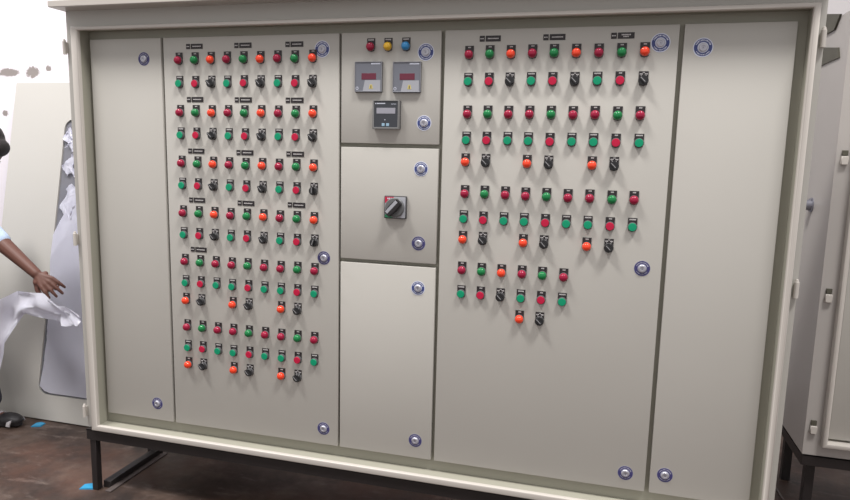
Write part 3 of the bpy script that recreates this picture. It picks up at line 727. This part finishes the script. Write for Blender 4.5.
def hand(bm, wr, fwd, side, nrm, curl, sc=1.0):
    fwd, side, nrm = fwd.normalized(), side.normalized(), nrm.normalized()
    def pt(f, s_, n_): return wr + (fwd * f + side * s_ + nrm * n_) * sc
    for k in range(4):
        s_ = (k - 1.5) * 0.0195
        capsule(bm, wr + fwd * 0.002, pt(0.078 - 0.004 * abs(k - 1), s_, 0), 0.0165, 0.0108, 10, 4)
    capsule(bm, pt(0.03, 0.028, -0.004), pt(0.03, -0.026, -0.004), 0.014, 0.013, 10, 4)
    for k, L in enumerate((0.066, 0.076, 0.071, 0.056)):
        s_ = (k - 1.5) * 0.0198; base = pt(0.078 - 0.004 * abs(k - 1), s_, 0); sp = (k - 1.5) * 0.10; p_ = base; ang = 0.12
        for q, fr in enumerate((0.45, 0.31, 0.24)):
            ang += curl[k] * (0.5 if q == 0 else 1.0)
            d = (fwd * math.cos(ang) + side * sp - nrm * math.sin(ang)).normalized()
            q_ = p_ + d * L * fr * sc; capsule(bm, p_, q_, 0.0098 - 0.0011 * q, 0.0088 - 0.0011 * q, 10, 4); p_ = q_
    p_ = pt(0.022, 0.022, -0.008)
    for d, L, r0, r1 in ((fwd * 0.75 + side * 0.62 - nrm * 0.35, 0.042, 0.0145, 0.0115), (fwd * 0.9 + side * 0.30 - nrm * 0.45, 0.034, 0.0112, 0.0100), (fwd * 0.95 + side * 0.1 - nrm * 0.5, 0.026, 0.0098, 0.0078)):
        q_ = p_ + d.normalized() * L * sc; capsule(bm, p_, q_, r0, r1, 10, 4); p_ = q_
# the reaching hand: palm down, fingers slightly curled and spread, the thumb below
hand(bm, WR, Vector((0.84, -0.05, -0.52)), Vector((-0.35, -0.55, -0.62)), Vector((0.30, -0.65, 0.6)), (0.26, 0.20, 0.20, 0.26))
hand(bm, WR2, Vector((0.25, 0.55, -0.75)), Vector((1, 0, 0.3)), Vector((0.2, -0.8, -0.5)), (0.5, 0.55, 0.6, 0.6))
body = fused('body', bm, 'skin', wk, 0.0042, 3)
bm = bmesh.new()
ell(bm, hd(-0.022, 0, 0.022), (0.092, 0.083, 0.102), rot=RH)
ell(bm, hd(0.048, 0, 0.062), (0.045, 0.062, 0.046)); ell(bm, hd(-0.06, 0, -0.03), (0.05, 0.06, 0.06))
fused('hair', bm, 'hair', wk, 0.006, 2)
bm = bmesh.new()
for s in (-1, 1): ell(bm, hd(0.079, s * 0.028, -0.002), (0.009, 0.012, 0.008), 12)
o = obj('eyes', bm, 'eye', wk); o.matrix_parent_inverse = Matrix.Translation(-Vector(wk.location)); smooth(o)
bm = bmesh.new()
capsule(bm, HIP + Vector((0, 0, 0.02)), CH, 0.135, 0.14); capsule(bm, CH, CH.lerp(NK, 0.75), 0.12, 0.066)
capsule(bm, CH + Vector((0, 0, 0.03)), SHL, 0.09, 0.075); capsule(bm, CH + Vector((0, 0, 0.03)), SHR, 0.09, 0.075)
capsule(bm, SHL, EL, 0.068, 0.054); capsule(bm, EL, EL.lerp(WR, 0.32), 0.054, 0.047); capsule(bm, SHR, EL2, 0.068, 0.052)
fused('shirt', bm, 'shirt', wk, 0.010, 4)
bm = bmesh.new()
ell(bm, HIP + Vector((0, 0, -0.02)), (0.135, 0.16, 0.13))
for s, kn, an in ((-1, KN[0], AN[0]), (1, KN[1], AN[1])):
    capsule(bm, HIP + Vector((0, s * 0.08, -0.03)), kn, 0.105, 0.078); capsule(bm, kn, an + Vector((0, 0, 0.05)), 0.076, 0.058)
fused('trousers', bm, 'trousers', wk, 0.012, 4)
for an in AN:
    bm = bmesh.new()
    ell(bm, (an.x + 0.065, an.y, FLOOR + 0.012), (0.135, 0.046, 0.014)); ell(bm, (an.x + 0.125, an.y, FLOOR + 0.035), (0.075, 0.045, 0.032)); ell(bm, (an.x - 0.03, an.y, FLOOR + 0.04), (0.045, 0.042, 0.04))
    sd = fused('shoe', bm, 'shoe', wk, 0.006, 3)
    for xo, r in ((0.055, 0.052), (0.15, 0.038)):
        bm = bmesh.new()
        vs = []
        for k in range(13):
            a = PI * k / 12; c_, s_ = math.cos(a), math.sin(a)
            p_ = Vector((an.x + xo, an.y + c_ * 0.050, FLOOR + 0.016 + s_ * r)); q_ = p_ + Vector((0.020, 0, 0))
            i_, j_ = Vector((p_.x, an.y + c_ * 0.044, FLOOR + 0.014 + s_ * (r - 0.005))), None
            vs.append((bm.verts.new(p_), bm.verts.new(q_), bm.verts.new(i_ + Vector((0.020, 0, 0))), bm.verts.new(i_)))
        for a_, b_ in zip(vs, vs[1:]):
            for e in range(4): bm.faces.new((a_[e], a_[(e + 1) % 4], b_[(e + 1) % 4], b_[e]))
        obj('shoe_strap', bm, 'strap', sd)

# ------------------------------------------------------------------ litter on the floor
def scrap(x, y, w, d, rot, label, mt='litter'):
    bm = bmesh.new(); n = 5
    pts = [(-w, -d), (w * 0.9, -d * 0.85), (w, d * 0.8), (0.1 * w, d), (-w * 0.92, d * 0.9)]
    lo = [bm.verts.new((a, b_, 0.0)) for a, b_ in pts]; hi = [bm.verts.new((a * 0.97, b_ * 0.97, 0.004 + 0.004 * (k % 2))) for k, (a, b_) in enumerate(pts)]
    bm.faces.new(list(reversed(lo))); bm.faces.new(hi)
    for k in range(n): bm.faces.new((lo[k], lo[(k + 1) % n], hi[(k + 1) % n], hi[k]))
    o = obj('plastic_scrap', bm, mt); o.location = (x, y, FLOOR); o.rotation_euler[2] = rot
    tag(o, label, 'plastic scrap', 'blue plastic scraps on the floor' if mt == 'litter' else 'small pale scraps on the floor')
scrap(-0.812, 0.420, 0.026, 0.024, 0.3, 'bright blue plastic scrap below the bottom edge of the leaning door leaf')
scrap(-0.097, -0.018, 0.034, 0.021, 0.25, 'bright blue plastic scrap beside the foot of the black stand')

# ------------------------------------------------------------------ light
w = bpy.data.worlds.new('world'); S.world = w; w.use_nodes = True
w.node_tree.nodes['Background'].inputs[0].default_value = (0.98, 0.95, 0.95, 1); w.node_tree.nodes['Background'].inputs[1].default_value = 0.57
def area(name, loc, aim, sx, sy, power, col):
    l = bpy.data.lights.new(name, 'AREA'); l.shape = 'RECTANGLE'; l.size = sx; l.size_y = sy; l.energy = power; l.color = col
    o = bpy.data.objects.new(name, l); C.objects.link(o); o.location = loc
    o.rotation_euler = (Vector(aim) - Vector(loc)).to_track_quat('-Z', 'Y').to_euler()
    return o
area('high_bay_light', (-2.2, -2.9, 9.2), (0.9, 0, 0.9), 2.2, 1.2, 660, (1, 0.97, 0.94))
area('high_bay_light', (4.7, -2.9, 9.2), (1.5, 0, 0.9), 2.2, 1.2, 660, (1, 0.97, 0.94))
area('ceiling_light', (-1.6, -0.30, 3.1), (-1.35, 0.9, 1.3), 0.6, 0.6, 27, (0.97, 0.95, 1.0))

# ------------------------------------------------------------------ camera (solved from the door edges)
cd = bpy.data.cameras.new('camera'); cam = bpy.data.objects.new('camera', cd); C.objects.link(cam)
cd.sensor_width = 36; cd.lens = 653.7 / 850 * 36; cd.clip_start = 0.05
R = Matrix.Rotation(0.262956, 3, 'Z') @ Matrix.Rotation(1.424426, 3, 'X') @ Matrix.Rotation(0.0236396, 3, 'Z')
cam.matrix_world = Matrix.Translation((1.93383, -2.16520, 1.09801)) @ R.to_4x4()
S.camera = cam
S.view_settings.view_transform = 'Standard'; S.view_settings.look = 'None'; S.view_settings.gamma = 1; S.view_settings.exposure = 0.14
S.view_settings.use_curve_mapping = False
